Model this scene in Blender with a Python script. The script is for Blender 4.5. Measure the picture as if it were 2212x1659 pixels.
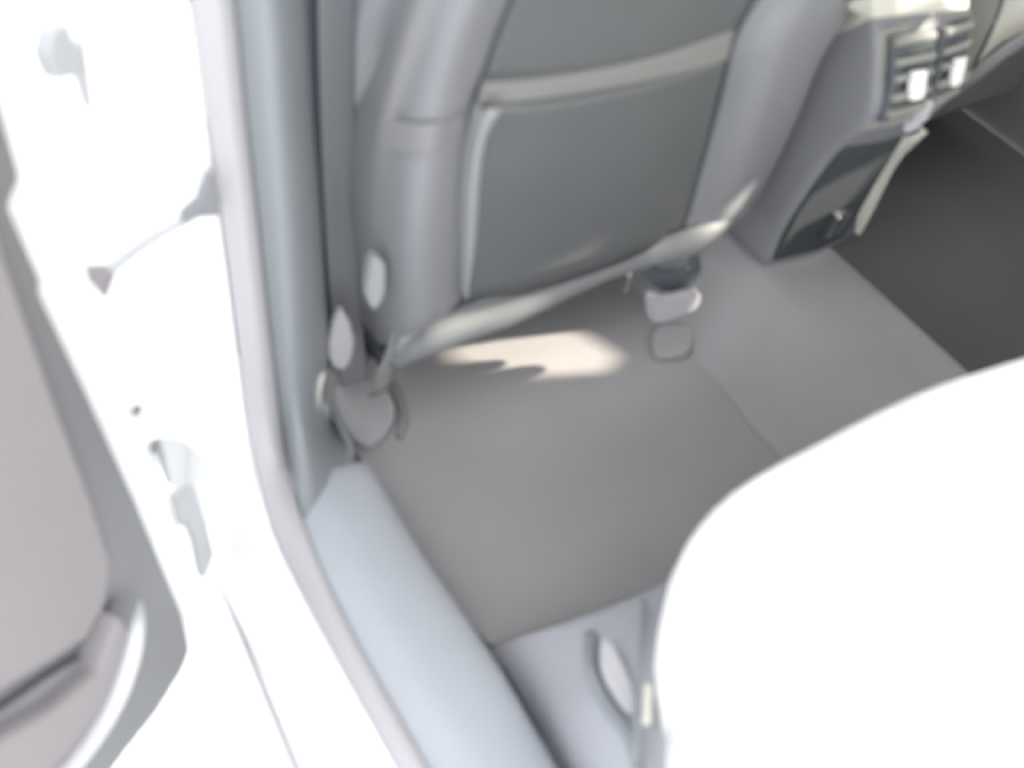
import bpy, bmesh, math, random
from mathutils import Vector, Matrix
random.seed(4)
S = bpy.context.scene
for o in list(bpy.data.objects): bpy.data.objects.remove(o)
C = bpy.context.scene.collection

# ---------------------------------------------------------------- camera
# world: x to the car's right, y forward, z up, carpet of the footwell at z = 0, metres
F = 2400.0
RM = Matrix(((0.86022796, -0.32919677, 0.38940639),
             (-0.5037725, -0.66680493, 0.54916706),
             (0.07887408, -0.66858109, -0.73944452)))     # columns: image right, image down, view
EYE = Vector((0, 0, 1.15))
cam_d = bpy.data.cameras.new('camera'); cam = bpy.data.objects.new('camera', cam_d); C.objects.link(cam)
m = Matrix((RM.col[0], -RM.col[1], -RM.col[2])).transposed().to_4x4(); m.translation = EYE
cam.matrix_world = m
cam_d.sensor_fit = 'HORIZONTAL'; cam_d.sensor_width = 36; cam_d.lens = 36*F/2212
cam_d.clip_start = 0.01
cam_d.dof.use_dof = True; cam_d.dof.focus_distance = 30; 
cam_d.dof.aperture_fstop = (cam_d.lens/1000)/0.0095
S.camera = cam

# ---------------------------------------------------------------- sky, sun, exposure
W = bpy.data.worlds.new('sky'); S.world = W; W.use_nodes = True
bg = W.node_tree.nodes['Background']; bg.inputs[0].default_value = (0.92, 0.96, 1.0, 1); bg.inputs[1].default_value = 1.35
sun_d = bpy.data.lights.new('sun', 'SUN'); sun_d.energy = 7.5; sun_d.angle = 0.02; sun_d.color = (1.0, 0.93, 0.78)
sun = bpy.data.objects.new('sun', sun_d); C.objects.link(sun)
SUN = Vector((-0.80, 0.30, -0.45)).normalized()
sun.rotation_euler = SUN.to_track_quat('-Z', 'Y').to_euler(); sun.location = (4, -2, 4)
S.view_settings.view_transform = 'Standard'; S.view_settings.look = 'None'; S.view_settings.gamma = 1
S.view_settings.use_curve_mapping = False; S.view_settings.exposure = 1.35
S.cycles.max_bounces = 8; S.cycles.diffuse_bounces = 6

# ---------------------------------------------------------------- helpers
def at(u, v, x=None, y=None, z=None):
    """world point on the plane x=, y= or z= that the photograph shows at (u, v)"""
    q = RM @ Vector(((u-1106)/F, (v-829.5)/F, 1))
    t = (x-EYE.x)/q.x if x is not None else (y-EYE.y)/q.y if y is not None else (z-EYE.z)/q.z
    return EYE + q*t
def Y(*pts): return [at(u, v, y=y) for u, v, y in pts]
def Z(*pts): return [at(u, v, z=z) for u, v, z in pts]
def X(*pts): return [at(u, v, x=x) for u, v, x in pts]

def mat(name, col, rough=0.6, bump=0.0, scale=200, spec=0.5, metal=0, vary=0.0, coat=0, sheen=0, weave=False):
    M = bpy.data.materials.new(name); M.use_nodes = True
    nt = M.node_tree; b = nt.nodes['Principled BSDF']
    b.inputs['Base Color'].default_value = (*col, 1); b.inputs['Roughness'].default_value = rough
    b.inputs['Specular IOR Level'].default_value = spec; b.inputs['Metallic'].default_value = metal
    b.inputs['Coat Weight'].default_value = coat; b.inputs['Sheen Weight'].default_value = sheen
    tc = nt.nodes.new('ShaderNodeTexCoord')
    if bump or vary:
        n = nt.nodes.new('ShaderNodeTexNoise'); n.inputs['Scale'].default_value = scale; n.inputs['Detail'].default_value = 3
        nt.links.new(tc.outputs['Object'], n.inputs['Vector'])
        if bump:
            bp = nt.nodes.new('ShaderNodeBump'); bp.inputs['Strength'].default_value = bump; bp.inputs['Distance'].default_value = 0.002
            nt.links.new(n.outputs['Fac'], bp.inputs['Height']); nt.links.new(bp.outputs['Normal'], b.inputs['Normal'])
        if vary:
            n2 = nt.nodes.new('ShaderNodeTexNoise'); n2.inputs['Scale'].default_value = 7; n2.inputs['Detail'].default_value = 4
            nt.links.new(tc.outputs['Object'], n2.inputs['Vector'])
            r = nt.nodes.new('ShaderNodeMapRange'); r.inputs['To Min'].default_value = 1-vary; r.inputs['To Max'].default_value = 1+vary
            nt.links.new(n2.outputs['Fac'], r.inputs['Value'])
            mx = nt.nodes.new('ShaderNodeVectorMath'); mx.operation = 'SCALE'; mx.inputs[0].default_value = col
            nt.links.new(r.outputs[0], mx.inputs['Scale']); nt.links.new(mx.outputs[0], b.inputs['Base Color'])
    return M
M = dict(
 paint=mat('white_paint', (0.90, 0.90, 0.90), 0.25, coat=0.5),
 seal=mat('grey_seal', (0.4, 0.385, 0.4), 0.5, bump=.1, scale=60),
 pillar=mat('pillar_plastic', (0.226, 0.239, 0.252), 0.45, bump=.15, scale=500),
 sill=mat('sill_plastic', (0.408, 0.423, 0.459), 0.45, bump=.2, scale=400, vary=.06),
 leather=mat('grey_leather', (0.099, 0.102, 0.105), 0.42, bump=.25, scale=260, vary=.05),
 leather_side=mat('grey_leather_lit', (0.207, 0.207, 0.218), 0.4, bump=.25, scale=260, vary=.05),  # seat leather lightened: light on the bolsters is put into the colour
 hem=mat('hem_fabric', (0.167, 0.167, 0.171), 0.6, bump=.3, scale=300),
 band=mat('elastic_band', (0.187, 0.183, 0.176), 0.6, bump=.3, scale=300),
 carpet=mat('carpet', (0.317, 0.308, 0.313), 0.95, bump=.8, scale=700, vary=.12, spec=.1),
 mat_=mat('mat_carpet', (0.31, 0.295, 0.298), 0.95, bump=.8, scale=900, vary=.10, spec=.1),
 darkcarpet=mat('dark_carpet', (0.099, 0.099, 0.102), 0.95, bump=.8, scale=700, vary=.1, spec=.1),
 dark=mat('dark_plastic', (0.074, 0.081, 0.093), 0.5, bump=.1, scale=300),
 console=mat('console_plastic', (0.205, 0.205, 0.219), 0.45, bump=.15, scale=500),
 cream=mat('light_plastic', (0.527, 0.51, 0.451), 0.4, bump=.1, scale=400),
 white=mat('sunlit_white', (0.93, 0.91, 0.87), 0.5, bump=.15, scale=200),  # near-white colour stands in for sunlight on rear seat and vents
 pale=mat('pale_plastic', (0.558, 0.558, 0.576), 0.4),
 metal=mat('bright_metal', (0.75, 0.75, 0.75), 0.25, metal=1),
 fabric=mat('door_fabric', (0.273, 0.251, 0.26), 0.85, bump=.6, scale=500, vary=.05),
 card=mat('door_plastic', (0.18, 0.177, 0.183), 0.4, bump=.15, scale=400),
 gusset=mat('lit_edge_leather', (0.289, 0.289, 0.289), 0.45, bump=.2, scale=260),  # leather lightened for the light on the pocket's left side
 seam=mat('seam_band_leather', (0.195, 0.19, 0.195), 0.45, bump=.2, scale=260),
 vent=mat('vent_plastic', (0.24, 0.24, 0.22), 0.4),
 panel=mat('socket_panel_plastic', (0.055, 0.06, 0.065), 0.85, spec=.15),
 plinth=mat('plinth_plastic', (0.33, 0.335, 0.36), 0.5, bump=.2, scale=400, vary=.08),
 strap=mat('strap_steel', (0.42, 0.42, 0.43), 0.4),
 rubber=mat('black_rubber', (0.04, 0.042, 0.048), 0.6),
 concrete=mat('pale_concrete', (0.72, 0.72, 0.71), 0.9, bump=.5, scale=40, vary=.05),
 roof=mat('roof_lining', (0.72, 0.71, 0.69), 0.9, bump=.3, scale=300),
)

def link(name, me, parent=None, material=None):
    o = bpy.data.objects.new(name, me); C.objects.link(o)
    if me is not None and material: me.materials.append(M[material])
    if parent: o.parent = parent
    return o
def thing(name, label, cat, loc=(0, 0, 0)):
    o = link(name, None); o.empty_display_size = .05; o.location = loc
    o['label'] = label; o['category'] = cat
    return o
def tag(o, label, cat): o['label'] = label; o['category'] = cat; return o
def struct(o): o['kind'] = 'structure'; return o
def place(o, parent):
    """geometry is written in world coordinates: shift it into its parent's frame"""
    if parent:
        L = Vector((0, 0, 0)); p = parent
        while p: L += p.location; p = p.parent
        o.data.transform(Matrix.Translation(-L))
    return o

def cr(p0, p1, p2, p3, t):
    return 0.5*((2*p1)+(p2-p0)*t+(2*p0-5*p1+4*p2-p3)*t*t+(3*p1-p0-3*p2+p3)*t**3)
def resample(pts, n, closed=False):
    pts = [Vector(p) for p in pts]; k = len(pts)
    if closed:
        return [cr(pts[(i-1) % k], pts[i], pts[(i+1) % k], pts[(i+2) % k], j/n) for i in range(k) for j in range(n)]
    out = []
    for i in range(k-1):
        a = pts[i-1] if i else 2*pts[0]-pts[1]; d = pts[i+2] if i+2 < k else 2*pts[-1]-pts[-2]
        out += [cr(a, pts[i], pts[i+1], d, j/n) for j in range(n)]
    return out+[pts[-1]]
def arc_even(pts, n):
    L = [0]
    for a, b in zip(pts, pts[1:]): L.append(L[-1]+(b-a).length)
    out = []; j = 0
    for i in range(n+1):
        s = L[-1]*i/n
        while j < len(L)-2 and L[j+1] < s: j += 1
        d = L[j+1]-L[j]; t = (s-L[j])/d if d else 0
        out.append(pts[j].lerp(pts[j+1], min(1, t)))
    return out
def finish(name, verts, faces, material, parent, toward=None, solid=0, bevel=0, smooth=True, seg=3):
    me = bpy.data.meshes.new(name); me.from_pydata([tuple(v) for v in verts], [], faces)
    bm = bmesh.new(); bm.from_mesh(me); bmesh.ops.remove_doubles(bm, verts=bm.verts, dist=1e-6)
    bmesh.ops.recalc_face_normals(bm, faces=bm.faces)
    if toward is not None:
        d = sum(((Vector(toward)-f.calc_center_median()).normalized().dot(f.normal)*f.calc_area() for f in bm.faces))
        if d < 0: bmesh.ops.reverse_faces(bm, faces=bm.faces)
    bm.to_mesh(me); bm.free()
    o = link(name, me, parent, material)
    if solid:
        s = o.modifiers.new('solid', 'SOLIDIFY'); s.thickness = solid; s.offset = -1
    if bevel:
        b = o.modifiers.new('bevel', 'BEVEL'); b.width = bevel; b.segments = seg; b.limit_method = 'ANGLE'; b.angle_limit = .7
    if smooth:
        me.polygons.foreach_set('use_smooth', [True]*len(me.polygons))
        if bevel or solid: 
            w = o.modifiers.new('wn', 'WEIGHTED_NORMAL'); w.keep_sharp = True
    return place(o, parent)
def loft(name, rails, material, parent=None, n=28, k=5, solid=.004, bevel=0, toward=EYE, even=True):
    R = [resample(r, 8) for r in rails]
    if even: R = [arc_even(r, n) for r in R]
    else: n = len(R[0])-1
    grid = [resample([r[i] for r in R], k) for i in range(n+1)]
    w = len(grid[0]); verts = [p for row in grid for p in row]
    faces = [(i*w+j, i*w+j+1, (i+1)*w+j+1, (i+1)*w+j) for i in range(n) for j in range(w-1)]
    return finish(name, verts, faces, material, parent, toward, solid, bevel)
def roll(rails):
    return [r+[r[-1]+V((0, -.012, .10)), r[-1]+V((0, .03, .17)), r[-1]+V((0, .10, .18))] for r in rails]
def prism(name, outline, depth, material, parent=None, bevel=.003, smooth_n=0, seg=3):
    """closed outline of world points, extruded along the vector depth"""
    pts = resample(outline, smooth_n, True) if smooth_n else [Vector(p) for p in outline]
    k = len(pts); D = Vector(depth)
    verts = pts+[p+D for p in pts]
    faces = [tuple(range(k)), tuple(range(2*k-1, k-1, -1))]+[(i, (i+1) % k, k+(i+1) % k, k+i) for i in range(k)]
    return finish(name, verts, faces, material, parent, None, 0, bevel, seg=seg)
def box(name, lo, hi, material, parent=None, bevel=.004, seg=3):
    x0, y0, z0 = lo; x1, y1, z1 = hi
    return prism(name, [(x0, y0, z0), (x1, y0, z0), (x1, y1, z0), (x0, y1, z0)], (0, 0, z1-z0), material, parent, bevel, seg=seg)
def tube(name, path, r, material, parent=None, n=6, sides=12, flat=1.0, up=(0, 0, 1)):
    """round (or flattened) bar along a smooth path; r may be a list of radii"""
    P = resample(path, n); k = len(P); rr = r if isinstance(r, list) else [r]*len(path)
    rad = [rr[min(i//n, len(rr)-1)]*(1-(i % n)/n)+rr[min(i//n+1, len(rr)-1)]*((i % n)/n) for i in range(k)]
    verts = []; U = Vector(up)
    for i, p in enumerate(P):
        t = (P[min(i+1, k-1)]-P[max(i-1, 0)]).normalized()
        a = t.cross(U).normalized(); b = a.cross(t).normalized()
        verts += [p+(a*math.cos(q)+b*math.sin(q)*flat)*rad[i] for q in (2*math.pi*j/sides for j in range(sides))]
    faces = [(i*sides+j, i*sides+(j+1) % sides, (i+1)*sides+(j+1) % sides, (i+1)*sides+j) for i in range(k-1) for j in range(sides)]
    faces += [tuple(range(sides)), tuple(range((k-1)*sides, k*sides))]
    return finish(name, verts, faces, material, parent)
def disc(name, c, normal, r, h, material, parent=None, bevel=.001, sides=24):
    nrm = Vector(normal).normalized(); a = nrm.orthogonal().normalized(); b = nrm.cross(a)
    c = Vector(c)
    return prism(name, [c+(a*math.cos(q)+b*math.sin(q))*r for q in (2*math.pi*j/sides for j in range(sides))], nrm*h, material, parent, bevel)
V = Vector

# ================================================================ the setting
g = struct(box('ground', (-3, -3, -.45), (5, 6, -.36), 'concrete', bevel=0))
# car floor: one carpeted pan, flat in the footwell, rising over the tunnel, down again on the far side
prof = [(.30, .012), (.345, .004), (.40, 0), (.60, 0), (.80, 0), (.86, .012), (.90, .045), (.95, .085), (1.00, .10), (1.07, .102),
        (1.13, .09), (1.17, .05), (1.20, .0), (1.28, -.01), (1.5, -.01), (1.70, 0)]
rails = [[V((x, y, z-.004)) for y in (.40, .7, 1.0, 1.4, 2.0)] for x, z in prof]
fl = struct(loft('floor', rails, 'carpet', n=10, k=3, solid=.03, toward=(1, .7, 3)))
# painted body side: B-pillar jamb, rocker under the door opening
wl = link('wall_left', None); wl.location = (.2, .85, 0); struct(wl)
outer_px = [(330, -380, .82), (375, -200, .82), (410, 0, .82), (445, 250, .82), (478, 480, .82), (510, 720, .82), (540, 950, .82)]
outer = Y(*outer_px)+Z((590, 1150, .10), (700, 1370, .10), (860, 1659, .10), (1010, 1930, .10), (1180, 2240, .10))
loft('pillar_jamb', [[p+V((-.002, .004, -.002)) for p in outer[:8]],
                     [V((.155, .875, p.z)) for p in outer[:8]],
                     [V((.084, .889, p.z)) for p in outer[:8]]], 'paint', wl, solid=.004)
rock = Z((400, 1040, -.10), (445, 1180, -.10), (640, 1659, -.10), (760, 1960, -.10))
r0 = arc_even(resample([V((.225, 2.0, .10)), V((.225, 1.4, .10)), V((.224, 1.0, .10))]+outer[7:], 6), 30)
def rk(dx, z): return [V((p.x-dx*(1 if p.y < .8 else 1), min(p.y, 2), z)) for p in r0]
loft('rocker', [[p+V((-.002, 0, -.003)) for p in r0], [V((p.x-.02, p.y, .085)) for p in r0],
                [V((.172, p.y+.03, .04)) for p in r0], [V((.156, p.y+.06, -.05)) for p in r0],
                [V((.150, p.y+.08, -.12)) for p in r0], [V((.20, p.y+.08, -.15)) for p in r0]], 'paint', wl, solid=.003)
# weather strip that follows the door opening, then the plastic pillar trim and the sill plate
in1 = Y((420, -380, .812), (465, -200, .812), (505, 0, .812), (530, 250, .812), (556, 480, .812), (583, 720, .812), (612, 950, .812))+Z((655, 1130, .115), (752, 1350, .112), (925, 1659, .11), (1080, 1930, .11), (1250, 2240, .11))
mid = [(a+b)/2+V((0, -.012, .006)) for a, b in zip(outer, in1)]
ws = struct(loft('trim_1', [outer, mid, in1], 'seal', solid=.006, n=48)); ws['label'] = 'pale grey weather strip round the door opening'
ws.name = 'trim_1'
in2 = Y((510, -380, .800), (552, -200, .800), (592, 0, .800), (610, 250, .800), (628, 480, .800), (642, 720, .800), (652, 900, .800))+Z((690, 1090, .10))
in3 = Y((575, -380, .86), (617, -200, .86), (655, 0, .86), (673, 250, .86), (692, 480, .86), (706, 720, .86), (712, 900, .86))+Z((760, 1000, .078))
in1u = [p+V((0, .006, -.004)) for p in in1[:8]]
loft_u = loft('trim_2', [in1u, in2, in3, [p+V((.008, .05, 0)) for p in in3]], 'pillar', solid=.006, n=40); struct(loft_u)
sp1 = [in1[6]+V((0, 0, -.01))]+in1[7:]
sp1 = [p+V((0, 0, -.006)) for p in sp1]
sp2 = Z((700, 1010, .095), (770, 1150, .10), (880, 1360, .10), (1060, 1659, .10), (1220, 1930, .10), (1400, 2240, .10))
sp3 = Z((790, 1000, .07), (900, 1185, .07), (1060, 1425, .07), (1195, 1659, .07), (1350, 1930, .07), (1530, 2240, .07))
sp4 = [p+V((.012, 0, -.05)) for p in sp3]; sp5 = [p+V((.016, 0, -.09)) for p in sp3]
struct(loft('trim_3', [sp1, sp2, sp3, sp4, sp5], 'sill', solid=.005, n=40))

tube('rocker_seam_shade', [p+V((0, 0, .0)) for p in rock], .003, 'seal', wl)  # grey bead puts in the seam's shade along the rocker edge
# roof, far side and ends of the cabin (out of view; they shade the inside)
box('roof_panel', (.34, -.55, 1.30), (1.75, 1.15, 1.34), 'roof'); bpy.data.objects['roof_panel'].name = 'ceiling'; struct(bpy.data.objects['ceiling'])
wr = link('wall_right', None); wr.location = (1.75, .5, 0); struct(wr)
def pierced(name, outline, holes, x, th, material, parent):
    """upright panel in the plane x with real openings through it; outlines are (y, z)"""
    bm = bmesh.new(); E = []
    for loop in [outline]+holes:
        vs = [bm.verts.new((x, y, z)) for y, z in loop]
        E += [bm.edges.new((vs[i], vs[(i+1) % len(vs)])) for i in range(len(vs))]
    bmesh.ops.triangle_fill(bm, edges=E, use_beauty=True)
    me = bpy.data.meshes.new(name); bm.to_mesh(me); bm.free()
    o = link(name, me, parent, material); q = o.modifiers.new('solid', 'SOLIDIFY'); q.thickness = th; q.offset = 0
    return place(o, parent)
low = [(.422, .584), (.456, .564), (.505, .574), (.528, .592), (.524, .655), (.500, .690), (.462, .690), (.424, .648)]
mid_ = [(.412, .778), (.452, .766), (.448, .810), (.420, .828)]
top = [(.415, 1.02), (.462, .965), (.474, .875), (.50, .86), (.505, .90), (.500, 1.06), (.415, 1.06)]
side = [(.298, .930), (.324, .925), (.326, .885), (.345, .870), (.336, .955), (.303, .985)]
pierced('sun_patch_mask', [(-.55, -.15), (.80, -.15), (.80, 1.32), (-.55, 1.32)], [low, mid_, top, side], 1.75, .012, 'roof', wr)  # unseen added panel; its openings are shaped to throw the sun patches
box('lower_panel', (1.74, -1.0, -.15), (1.79, -.56, .56), 'card', wr)
box('lower_panel', (1.74, .78, -.15), (1.79, 2.2, .56), 'card', wr)
wb = struct(box('wall_back', (.34, -.98, -.1), (1.75, -.9, .95), 'card'))
wf = struct(box('wall_front', (.26, 2.1, -.15), (1.75, 2.2, .75), 'dark'))

# ================================================================ floor mat
mo = Z((740, 880, .012), (800, 770, .012), (900, 690, .012), (1100, 610, .012), (1330, 590, .012), (1440, 660, .012), (1490, 745, .012), (1535, 800, .012), (1620, 920, .012), (1700, 1030, .012), (1600, 1180, .012),
       (1440, 1255, .012), (1250, 1330, .012), (1100, 1385, .012), (1035, 1370, .012), (900, 1180, .012), (775, 985, .012))
mt = prism('floor_mat', mo, (0, 0, -.010), 'mat_', bevel=.003, smooth_n=4)
tag(mt, 'brownish grey carpet floor mat in the footwell behind the front seat', 'floor mat')

fm = prism('floor_mat', [V(p) for p in ((1.215, .25, .002), (1.735, .25, .002), (1.735, 1.6, .002), (1.215, 1.6, .002))], (0, 0, -.010), 'darkcarpet', bevel=.003)  # dark sheet; far footwell's shade is partly put into its colour
tag(fm, 'dark floor mat in the far footwell beyond the carpeted tunnel, under-seat shade painted in', 'floor mat')

# ================================================================ front seat
def ofs(ps, d): return [p+V(d) for p in ps]
seat = thing('car_seat', 'dark grey leather front seat seen from behind, with a pocket across its back', 'seat', (.65, 1.0, 0))
cL = Y((1000, 650, .80), (1008, 430, .775), (1020, 260, .757), (1058, 120, .742), (1105, 0, .73), (1225, -250, .70))
cM1 = Y((1150, 630, .785), (1160, 430, .76), (1180, 240, .742), (1215, 100, .73), (1255, -20, .72), (1360, -270, .69))
cM2 = Y((1340, 570, .785), (1370, 390, .765), (1400, 210, .745), (1440, 70, .73), (1490, -40, .72), (1590, -290, .69))
cR = Y((1478, 500, .80), (1525, 350, .78), (1568, 205, .76), (1600, 80, .745), (1655, -20, .735), (1790, -260, .70))
loft('backrest_panel', roll([cL, cM1, cM2, cR]), 'leather', seat, solid=.03, n=30)
bF = Y((815, 740, .90), (778, 480, .90), (785, 300, .90), (812, 150, .90), (850, 0, .90), (950, -250, .88))
bC = Y((850, 735, .83), (838, 480, .80), (845, 300, .79), (880, 120, .775), (915, -10, .765), (1020, -260, .735))
bM = Y((920, 710, .79), (920, 480, .752), (935, 290, .735), (975, 110, .715), (1020, -10, .70), (1130, -260, .67))
cL2 = ofs(cL, (.004, .004, 0))
loft('side_bolster', roll([ofs(bF, (0, .06, 0)), bF, bC, bM, cL2]), 'leather_side', seat, solid=.01, n=30)
rM = Y((1560, 480, .79), (1597, 350, .76), (1648, 210, .735), (1690, 80, .72), (1750, -20, .71), (1880, -270, .68))
rS = Y((1600, 440, .84), (1640, 380, .83), (1705, 250, .81), (1765, 100, .80), (1840, -10, .78), (1960, -260, .75))
loft('side_bolster', roll([ofs(cR, (-.004, .004, 0)), rM, rS, ofs(rS, (-.01, .08, 0)), ofs(rS, (-.03, .14, 0))]), 'leather_side', seat, solid=.01, n=30)
# lighter cover band across panel and bolsters, above the pocket
bt = Y((1045, 182, .738), (1180, 172, .727), (1400, 130, .728), (1590, 66, .738))
bb = Y((1030, 235, .742), (1180, 232, .731), (1400, 190, .733), (1575, 130, .742))
loft('pocket_band', [bt, bb], 'band', seat, solid=.012, n=20, bevel=.003)
loft('cover_seam', [Y((838, 262, .775), (930, 272, .727), (1005, 244, .742)), Y((836, 325, .778), (925, 335, .73), (995, 300, .745))], 'seam', seat, solid=.006, n=12, bevel=.002)
loft('cover_seam', [Y((1625, 70, .728), (1690, 80, .714), (1768, 70, .785)), Y((1612, 125, .73), (1672, 138, .716), (1750, 130, .79))], 'seam', seat, solid=.006, n=12, bevel=.002)
# map pocket: a panel standing a little off the backrest, open at its top
pL = Y((1004, 640, .785), (1004, 520, .772), (1008, 400, .757), (1020, 300, .747), (1038, 232, .737))
pM1 = Y((1150, 600, .765), (1155, 500, .752), (1160, 400, .738), (1170, 290, .728), (1180, 226, .722))
pM2 = Y((1330, 545, .765), (1350, 450, .753), (1370, 350, .742), (1390, 250, .732), (1400, 184, .725))
pR = Y((1478, 492, .788), (1500, 420, .778), (1528, 320, .765), (1553, 220, .752), (1575, 130, .74))
loft('map_pocket', [pL, pM1, pM2, pR], 'leather', seat, solid=.016, n=24, bevel=.007)
gi = Y((1012, 640, .783), (1030, 520, .768), (1038, 400, .752), (1052, 300, .738), (1085, 236, .722))
gm = Y((1006, 640, .782), (1012, 520, .766), (1018, 400, .750), (1030, 300, .738), (1055, 232, .726))
loft('pocket_gusset', [ofs(pL, (-.001, .012, 0)), ofs(pL, (-.001, -.001, 0)), ofs(gm, (0, -.004, 0)), ofs(gi, (0, .0, 0))], 'gusset', seat, solid=.003, n=24)
# padded hem along the bottom of the backrest, sagging under the frame
hem = Y((850, 775, .835), (930, 728, .815), (1100, 665, .802), (1290, 580, .80), (1400, 545, .80), (1500, 512, .785), (1556, 468, .795), (1600, 405, .835))
tube('seat_hem', hem, [.014, .021, .021, .019, .019, .022, .019, .010], 'hem', seat, sides=16)
box('seat_cushion', (.44, .98, .17), (.92, 1.45, .30), 'leather', seat, bevel=.04)
box('seat_pan', (.46, .92, .10), (.90, 1.40, .17), 'dark', seat, bevel=.01)
# runners and hardware low on the seat; pale covers stand for bright patches
for p in (V((.47, .96, 0)), V((.87, 1.0, 0))):
    box('seat_rail', (p.x-.02, p.y-.01, .002), (p.x+.02, p.y+.55, .035), 'dark', seat, bevel=.004)
prism('rail_cover', Y((1405, 640, .775), (1440, 645, .765), (1510, 632, .775), (1505, 668, .775), (1450, 690, .765), (1410, 695, .775)), (.0, .012, .0), 'seal', seat, bevel=.005, smooth_n=3)
prism('rail_foot', Z((1416, 705, .025), (1488, 700, .025), (1498, 735, .025), (1480, 762, .025), (1416, 765, .025)), (.0, .0, -.022), 'carpet', seat, bevel=.005, smooth_n=3)
prism('frame_bracket', Y((1375, 570, .79), (1440, 590, .79), (1490, 582, .79), (1512, 550, .79), (1510, 615, .79), (1430, 630, .79)), (.0, .012, .0), 'dark', seat, bevel=.008, smooth_n=3)
tube('spring_rod', Y((1366, 556, .81), (1360, 595, .80), (1352, 630, .80)), .0022, 'metal', seat)
prism('recliner_cover', Y((805, 560, .80), (830, 570, .795), (828, 640, .795), (808, 668, .80), (792, 640, .81), (795, 600, .81)), (.0, .012, .0), 'gusset', seat, bevel=.006, smooth_n=3)
prism('adjuster_cover', Y((740, 668, .87), (768, 735, .87), (752, 795, .87), (722, 795, .87), (711, 745, .87)), (.0, .012, .0), 'seal', seat, bevel=.004, smooth_n=2)
# seat side valance below the bolster
loft('side_valance', [Y((815, 560, .83), (850, 640, .82), (868, 700, .82), (850, 770, .82)), Y((880, 600, .815), (900, 650, .81), (930, 700, .812), (925, 735, .812))], 'leather_side', seat, solid=.02, n=12, bevel=.004)

# seat belt hanging between pillar and seat
belt = thing('seat_belt', 'grey seat belt strap and dark guide hanging between door pillar and front seat', 'seat belt', (.36, .9, .05))
tube('belt_webbing', Y((735, -300, .93), (728, 0, .93), (730, 250, .93), (738, 500, .93), (752, 700, .93), (770, 860, .93)), .020, 'console', belt, flat=.12, up=(0, 1, 0))
tube('belt_strap', Y((866, 700, .83), (850, 760, .83), (828, 810, .835), (812, 850, .85)), .011, 'band', belt, flat=.25, up=(0, 1, 0))
tube('wire_loop', Z((850, 830, .02), (868, 880, .02), (872, 910, .02), (862, 945, .015)), .004, 'band', belt)
prism('belt_anchor', Z((725, 830, .03), (800, 815, .03), (850, 860, .03), (845, 915, .03), (790, 960, .03), (735, 905, .03)), (0, 0, -.03), 'carpet', belt, bevel=.006, smooth_n=3)
# lower trim behind the pillar
struct(prism('trim_4', Y((668, -300, 1.0), (775, -300, 1.0), (778, 0, 1.0), (758, 300, 1.0), (760, 480, 1.0), (800, 700, 1.0), (790, 830, 1.0), (700, 850, 1.0), (690, 500, 1.0), (660, 0, 1.0)), (0, .03, 0), 'dark', None, bevel=.01))

# ================================================================ centre console
con = thing('centre_console', 'grey centre console end with two air vents and a pale lower edge', 'console', (1.08, .8, .1))
XL, XR = .985, 1.165
# rear face edges as seen on the left and right side planes
eL = X((1840, -180, XL), (1868, -60, XL), (1888, 60, XL), (1890, 160, XL), (1872, 262, XL), (1790, 335, XL), (1722, 430, XL), (1680, 500, XL), (1650, 572, XL))
eR = X((2045, -200, XR), (2085, -80, XR), (2096, 30, XR), (2082, 120, XR), (2045, 215, XR), (1962, 300, XR), (1905, 400, XR), (1868, 460, XR), (1838, 510, XR))
eM = [(a+b)/2+V((0, -.012, .004)) for a, b in zip(eL, eR)]
loft('rear_panel', [eL, eM, eR], 'console', con, solid=.006, n=36)
fw = [(a+V((-.004, .10, 0))) for a in eL]; fw2 = [V((a.x-.02, 1.35, a.z)) for a in eL]; fw2 = [V((p.x, 1.35, min(p.z, .50))) for p in fw2]
loft('side_panel', [eL, fw, fw2], 'console', con, solid=.005, n=36)
fr = [(a+V((.004, .10, 0))) for a in eR]; fr2 = [V((a.x+.02, 1.35, min(a.z, .50))) for a in eR]
loft('side_panel', [eR, fr, fr2], 'console', con, solid=.005, n=36, toward=(2.5, .5, .6))
# lid
zt = max(p.z for p in eL)
loft('armrest_lid', [[p for p in Y((1640, 60, .98), (1790, 20, .82), (1870, -40, .72), (1888, 40, .705))],
                     [p for p in Y((1700, -60, .98), (1960, -60, .84), (2080, -60, .75), (2092, 20, .73))]], 'cream', con, solid=.03, n=14, bevel=.01)

# ---- vents, in the frame of the rear panel
def rp(s, t, out=0.0):
    """point on the rear panel: s across 0..1, t down the photographed edge 0..1"""
    L = arc_even(resample(eL, 8), 200); R = arc_even(resample(eR, 8), 200)
    i = int(max(0, min(199, t*200))); a, b = L[i], R[i]
    p = a.lerp(b, s); p = p+V((0, -.012, .004))*(1-(2*s-1)**2)
    d = (L[min(i+3, 200)]-L[max(i-3, 0)]).normalized(); n = (b-a).normalized().cross(d).normalized()
    if n.y > 0: n = -n
    return p+n*out
def quad(name, s0, s1, t0, t1, out, depth, material, parent, bevel=.002, sn=0):
    pts = [rp(s0, t0, out), rp((s0+s1)/2, t0, out), rp(s1, t0, out), rp(s1, (t0+t1)/2, out), rp(s1, t1, out), rp((s0+s1)/2, t1, out), rp(s0, t1, out), rp(s0, (t0+t1)/2, out)]
    n = (rp(.5, (t0+t1)/2, 1)-rp(.5, (t0+t1)/2, 0)).normalized()
    return prism(name, pts, -n*depth, material, parent, bevel, sn)
def uv_t(v):   # photograph row -> t on the left edge
    L = arc_even(resample(eL, 8), 200)
    best = min(range(201), key=lambda i: abs(RMinv(L[i])[1]-v)); return best/200
RT = RM.transposed()
def RMinv(p):
    c = RT @ (p-EYE); return (1106+F*c.x/c.z, 829.5+F*c.y/c.z)
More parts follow.
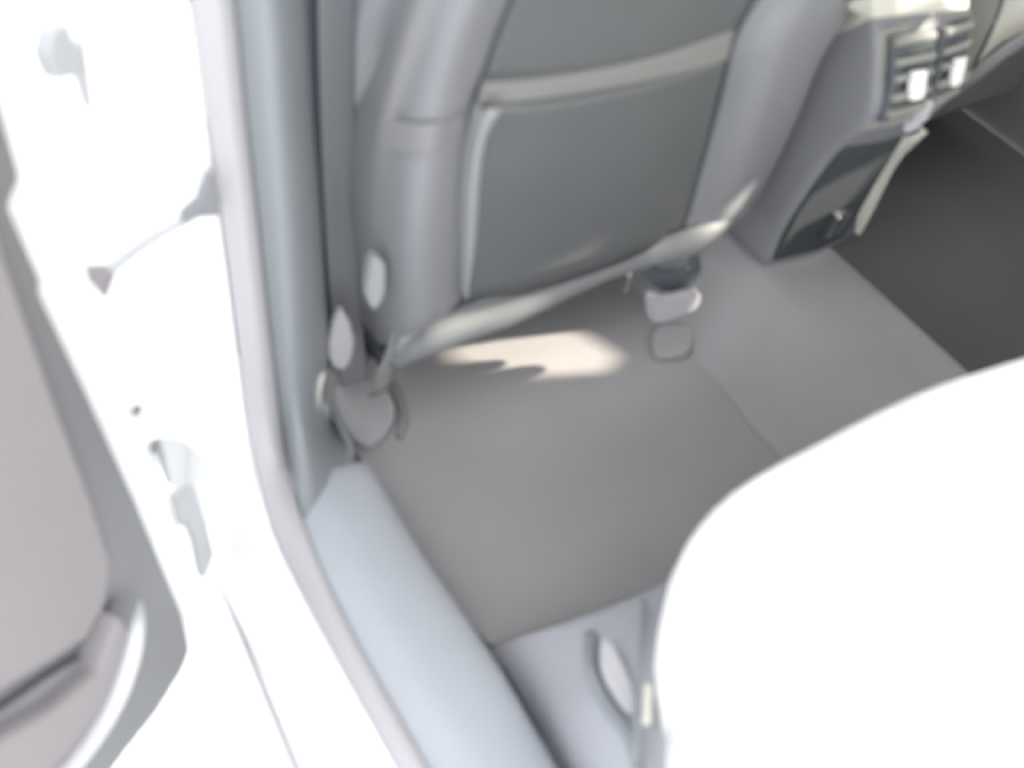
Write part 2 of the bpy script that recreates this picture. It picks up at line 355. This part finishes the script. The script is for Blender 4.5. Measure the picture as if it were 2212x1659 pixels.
t0, t1, t2 = uv_t(85), uv_t(262), uv_t(320)
quad('vent_surround', .03, .97, t0-.02, t1+.03, .004, .012, 'vent', con, .004)
for k, (s0, s1) in enumerate(((.09, .47), (.55, .93))):
    vf = quad('air_vent', s0, s1, t0, t1, .007, .006, 'dark', con, .002)
    n = 5
    for j in range(n):
        a = t0+(t1-t0)*(j+.25)/n; b = a+(t1-t0)*.42/n
        quad('vent_slat', s0+.015, s1-.015, a, b, .013, .010, 'vent', vf, .0015)
    c = (s0+s1)/2
    quad('vent_highlight', c-.05, c+.05, t0+(t1-t0)*.42, t0+(t1-t0)*.74, .020, .012, 'white', vf, .002)  # added white piece paints the sun highlight on the vent
quad('vent_wheel', .47, .56, t1-.02, t1+.06, .012, .01, 'pale', con, .002)
# lower recess with power sockets, pale edge on the right
lp = [rp(.08, t2), rp(.45, t2+.01), rp(.72, t2+.02), rp(.80, .80), rp(.82, .97), rp(.5, .985), rp(.06, .985), rp(.06, .80)]
n_ = (rp(.5, .8, 1)-rp(.5, .8, 0)).normalized()
prism('lower_panel', [p+n_*.004 for p in lp], -n_*.01, 'panel', con, .003)
sk = quad('power_socket', .40, .62, .82, .92, .012, .01, 'rubber', con, .002)
quad('socket_contact', .44, .47, .83, .91, .015, .005, 'metal', sk, .0005)
quad('socket_contact', .54, .57, .83, .91, .015, .005, 'metal', sk, .0005)
ei = X((1912, 300, XR-.045), (1868, 355, XR-.045), (1848, 405, XR-.035), (1836, 450, XR-.022), (1828, 492, XR-.010))
eo = X((1985, 285, XR), (1930, 340, XR), (1896, 400, XR), (1872, 450, XR), (1842, 500, XR))
loft('edge_trim', [ofs(ei, (0, -.016, .003)), ofs([(a+b)/2 for a, b in zip(ei, eo)], (0, -.020, .005)), ofs(eo, (.004, -.010, .004)), ofs(eo, (.006, .01, .004))], 'cream', con, solid=.008, n=16, bevel=.002)

# ================================================================ far front seat
ps = thing('car_seat', 'lower corner of the far front seat right of the air vents, sunlight painted in', 'seat', (1.5, 1.0, 0))
a0 = Y((2098, -260, .86), (2100, -120, .86), (2092, 20, .86), (2076, 120, .86), (2050, 205, .87))
a1 = Y((2180, -260, .80), (2178, -120, .80), (2165, 0, .80), (2135, 80, .80), (2100, 150, .83))
a2 = Y((2330, -300, .77), (2330, -160, .77), (2300, -60, .77), (2250, 20, .78), (2200, 75, .82))
a3 = Y((2600, -380, .78), (2600, -240, .78), (2600, -150, .78), (2560, -80, .79), (2500, -20, .82))
loft('side_bolster', [ofs(a0, (.01, .1, 0)), a0, a1], 'cream', ps, solid=.008, n=16)  # cream puts sunlight into the colour of this seat's leather
loft('backrest_panel', [ofs(a1, (.003, .002, 0)), a2, a3], 'cream', ps, solid=.02, n=16)
tube('seam_piping', a1, .0025, 'dark', ps)
box('seat_cushion', (1.24, .95, .12), (1.68, 1.45, .28), 'leather', ps, bevel=.03)
tube('seat_hem', Y((2050, 205, .86), (2110, 160, .84), (2205, 90, .83), (2400, -10, .83)), .008, 'hem', ps)
for x in (1.29, 1.60): box('seat_rail', (x-.02, 1.15, -.005), (x+.02, 1.4, .12), 'dark', ps)

# ================================================================ rear seat
rs = thing('bench_seat', 'cream leather rear seat cushion with a rounded front corner, sunlight put in as white', 'seat', (1.0, 0, 0))
edge = Z((2700, 640, .30), (2450, 700, .30), (2212, 782, .30), (2000, 850, .30), (1860, 912, .30), (1720, 985, .30), (1600, 1050, .30), (1530, 1105, .30), (1482, 1170, .30), (1458, 1250, .30),
         (1454, 1340, .30), (1478, 1450, .30), (1525, 1560, .30), (1590, 1659, .30), (1700, 1860, .30), (1830, 2100, .30))
cen = V((1.05, -.05, .35))
E_ = arc_even(resample(edge[::-1], 8), 70)          # from the back left corner round the front to the far side
E_ = [V((.50, -.52, .3)), V((.46, -.40, .3)), V((.44, -.2, .3))]+[p for p in E_ if p.y > -.12 and p.x < 1.45]+[V((1.60, .40, .3)), V((1.66, .34, .3)), V((1.67, .1, .3)), V((1.67, -.3, .3)), V((1.62, -.52, .3)), V((1.1, -.54, .3)), V((.50, -.52, .3))]
def sh(f, z): return [V((p.x+(cen.x-p.x)*f, p.y+(cen.y-p.y)*f, z)) for p in E_]
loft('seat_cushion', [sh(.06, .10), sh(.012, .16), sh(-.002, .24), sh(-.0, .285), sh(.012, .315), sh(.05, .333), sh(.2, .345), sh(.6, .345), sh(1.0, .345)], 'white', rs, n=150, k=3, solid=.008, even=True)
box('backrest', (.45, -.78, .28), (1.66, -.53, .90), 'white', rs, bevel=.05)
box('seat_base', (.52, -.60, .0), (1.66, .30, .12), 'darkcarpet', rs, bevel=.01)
# plinth beside the cushion, between footwell, sill plate and seat
q0 = Z((1062, 1400, .006), (1120, 1510, .004), (1190, 1640, .004), (1330, 1900, .02), (1480, 2150, .03))
q1 = Z((1130, 1370, .05), (1180, 1460, .07), (1240, 1600, .09), (1370, 1850, .10), (1520, 2100, .10))
q2 = Z((1240, 1335, .10), (1290, 1420, .13), (1340, 1560, .15), (1450, 1800, .15), (1600, 2050, .15))
q3 = Z((1360, 1290, .13), (1400, 1390, .17), (1430, 1520, .18), (1530, 1760, .18), (1700, 2000, .18))
q4 = Z((1470, 1240, .14), (1500, 1350, .19), (1530, 1480, .20), (1640, 1700, .20), (1800, 1950, .20))
pl = loft('seat_plinth', [q0, q1, q2, q3, q4], 'plinth', rs, solid=.006, n=24)
loft('plinth_front', [[V((p.x, p.y, p.z)) for p in (q0[0], q1[0], q2[0], q3[0], q4[0])], [V((p.x+.0, p.y-.03, 0)) for p in (q0[0], q1[0], q2[0], q3[0], q4[0])]], 'carpet', rs, solid=.006, n=16, toward=(.6, 2, .5))
prism('belt_slot_cover', Z((1302, 1375, .165), (1330, 1400, .165), (1368, 1480, .17), (1366, 1545, .17), (1330, 1500, .165), (1300, 1440, .165)), (0, 0, -.012), 'seal', rs, .003, 2)
prism('seat_clip', Z((1392, 1470, .20), (1412, 1480, .20), (1408, 1560, .20), (1388, 1558, .20)), (0, 0, -.012), 'cream', rs, .003)
tube('plinth_groove', Z((1392, 1300, .165), (1384, 1400, .183), (1376, 1500, .19), (1374, 1640, .195)), .003, 'pillar', rs)
tube('plinth_rib', Z((1275, 1370, .128), (1276, 1440, .14), (1310, 1520, .15), (1360, 1590, .17), (1390, 1700, .18)), .006, 'pillar', rs)
disc('round_cap', at(1482, 1618, z=.215), (-.4, 0, 1), .012, .004, 'console', rs)
loft('seat_side_flap', [Z((1455, 1500, .22), (1440, 1600, .22), (1440, 1700, .22), (1470, 1900, .22)), Z((1500, 1480, .25), (1560, 1600, .26), (1620, 1720, .26), (1700, 1900, .26))], 'pale', rs, solid=.006, n=14)

# ================================================================ open rear door
door = thing('rear_car_door', 'open white rear car door with grey trim card, fabric insert and door pocket', 'car door', (.10, .84, -.1))
O = V((.086, .727, 0)); E1 = V((-.79, -.61, 0)).normalized(); N = V((.61, -.79, 0)).normalized()
def D(u, v, out=0.0):
    """point on the door's inner face (a vertical plane), raised by out towards the cabin side"""
    q = RM @ Vector(((u-1106)/F, (v-829.5)/F, 1)); o = O+N*out
    t = (o-EYE).dot(N)/q.dot(N); return EYE+q*t
card = [D(-120, -120), D(0, 195), D(56, 385), D(28, 445), D(60, 520), D(97, 605), D(93, 628), D(200, 860), D(300, 1085), D(398, 1325), D(415, 1400), D(395, 1450), D(340, 1540), D(262, 1640), D(150, 1800), D(-300, 2250), D(-900, 2000), D(-900, 400), D(-500, -200)]
prism('trim_card', card, -N*.03, 'card', door, .010)
# inner fabric field, slightly raised
ins = [D(-60, 300, .012), D(20, 560, .012), D(120, 850, .012), D(205, 1080, .012), D(245, 1210, .012), D(235, 1300, .012), D(190, 1385, .012), D(100, 1440, .012), D(0, 1500, .012), D(-200, 1620, .012), D(-500, 1500, .012), D(-500, 300, .012), D(-250, 250, .012)]
prism('fabric_insert', ins, -N*.016, 'fabric', door, .008)
# pocket; the highlight on its rim is put in as a pale bar
pk = [D(262, 1330, .03), D(285, 1350, .03), D(272, 1440, .03), D(225, 1540, .03), D(150, 1640, .03), D(0, 1800, .03), D(-200, 1900, .03), D(-200, 1740, .03), D(0, 1600, .03), D(120, 1530, .03), D(215, 1450, .03)]
prism('door_pocket', pk, -N*.034, 'fabric', door, .008)
tube('rim_highlight', [D(298, 1300, .012), D(296, 1350, .03), D(280, 1430, .034), D(240, 1530, .034), D(165, 1640, .034), D(20, 1800, .034)], [.004, .008, .010, .010, .010, .010], 'pale', door)
tube('recess_shade', [D(245, 1300, .002), D(232, 1370, .006), D(195, 1425, .006), D(100, 1485, .006), D(0, 1555, .006), D(-200, 1680, .006)], [.006, .012, .014, .014, .014, .014], 'leather_side', door, flat=.5, up=N)  # grey bar painted in for the shadow band above the pocket
# painted shell behind the card: shows as a white border towards the hinges
def Dz(s, z, out): p = O+E1*s+N*out; return V((p.x, p.y, z))
def dsz(u, v, out):
    p = D(u, v, out); return (p-O-N*out).dot(E1), p.z
shell = [D(-100, -250, -.03), D(120, 250, -.03), D(205, 600, -.03), D(320, 950, -.03), D(385, 1110, -.03), D(425, 1240, -.03), D(428, 1330, -.03), D(410, 1410, -.03), D(330, 1545, -.03), D(255, 1645, -.03), D(140, 1805, -.03), D(-300, 2270, -.03), D(-920, 2000, -.03), D(-920, 380, -.03), D(-520, -300, -.03)]
prism('door_shell', shell, -N*.10, 'paint', door, .012)
# check strap with rubber boot, reaching from the door to the pillar
A = D(215, 600, -.05); B = at(420, 462, y=.806)
tube('check_strap', [A, A.lerp(B, .5)+V((0, 0, .004)), B], .0055, 'strap', door, sides=8)
tube('strap_boot', [A+(A-B).normalized()*.006, A.lerp(B, .12)], [.018, .006], 'fabric', door)
prism('strap_bracket', Y((456, 372, .80), (476, 430, .80), (478, 468, .80), (420, 472, .80), (390, 492, .80), (396, 468, .80), (430, 440, .80)), (0, .012, 0), 'console', door, .002)
for (u, v) in ((292, 885), (330, 965)):
    disc('shell_bolt', D(u, v, -.028), N, .006, .004, 'card', door)
hp = [D(362, 1068, -.03), D(400, 1042, -.03), D(428, 1120, -.03), D(445, 1190, -.03), D(425, 1242, -.03), D(410, 1170, -.03), D(388, 1110, -.03), D(380, 1132, -.03)]
prism('lower_hinge', hp, N*.012, 'strap', door, .002)
wp = [D(80, 55, -.03), D(120, 42, -.03), D(128, 92, -.03), D(152, 76, -.03), D(158, 120, -.03), D(176, 235, -.03), D(150, 150, -.03), D(90, 165, -.03), D(66, 110, -.03)]
prism('upper_hinge', wp, N*.014, 'strap', door, .003)

# closed front door ahead of the pillar
fd = thing('front_car_door', 'closed white front car door ahead of the pillar', 'car door', (.12, 1.4, -.1))
box('door_skin', (.085, .895, -.13), (.125, 1.9, .62), 'paint', fd, bevel=.02)
box('inner_panel', (.135, .93, -.05), (.20, 1.85, .6), 'paint', fd, bevel=.01)
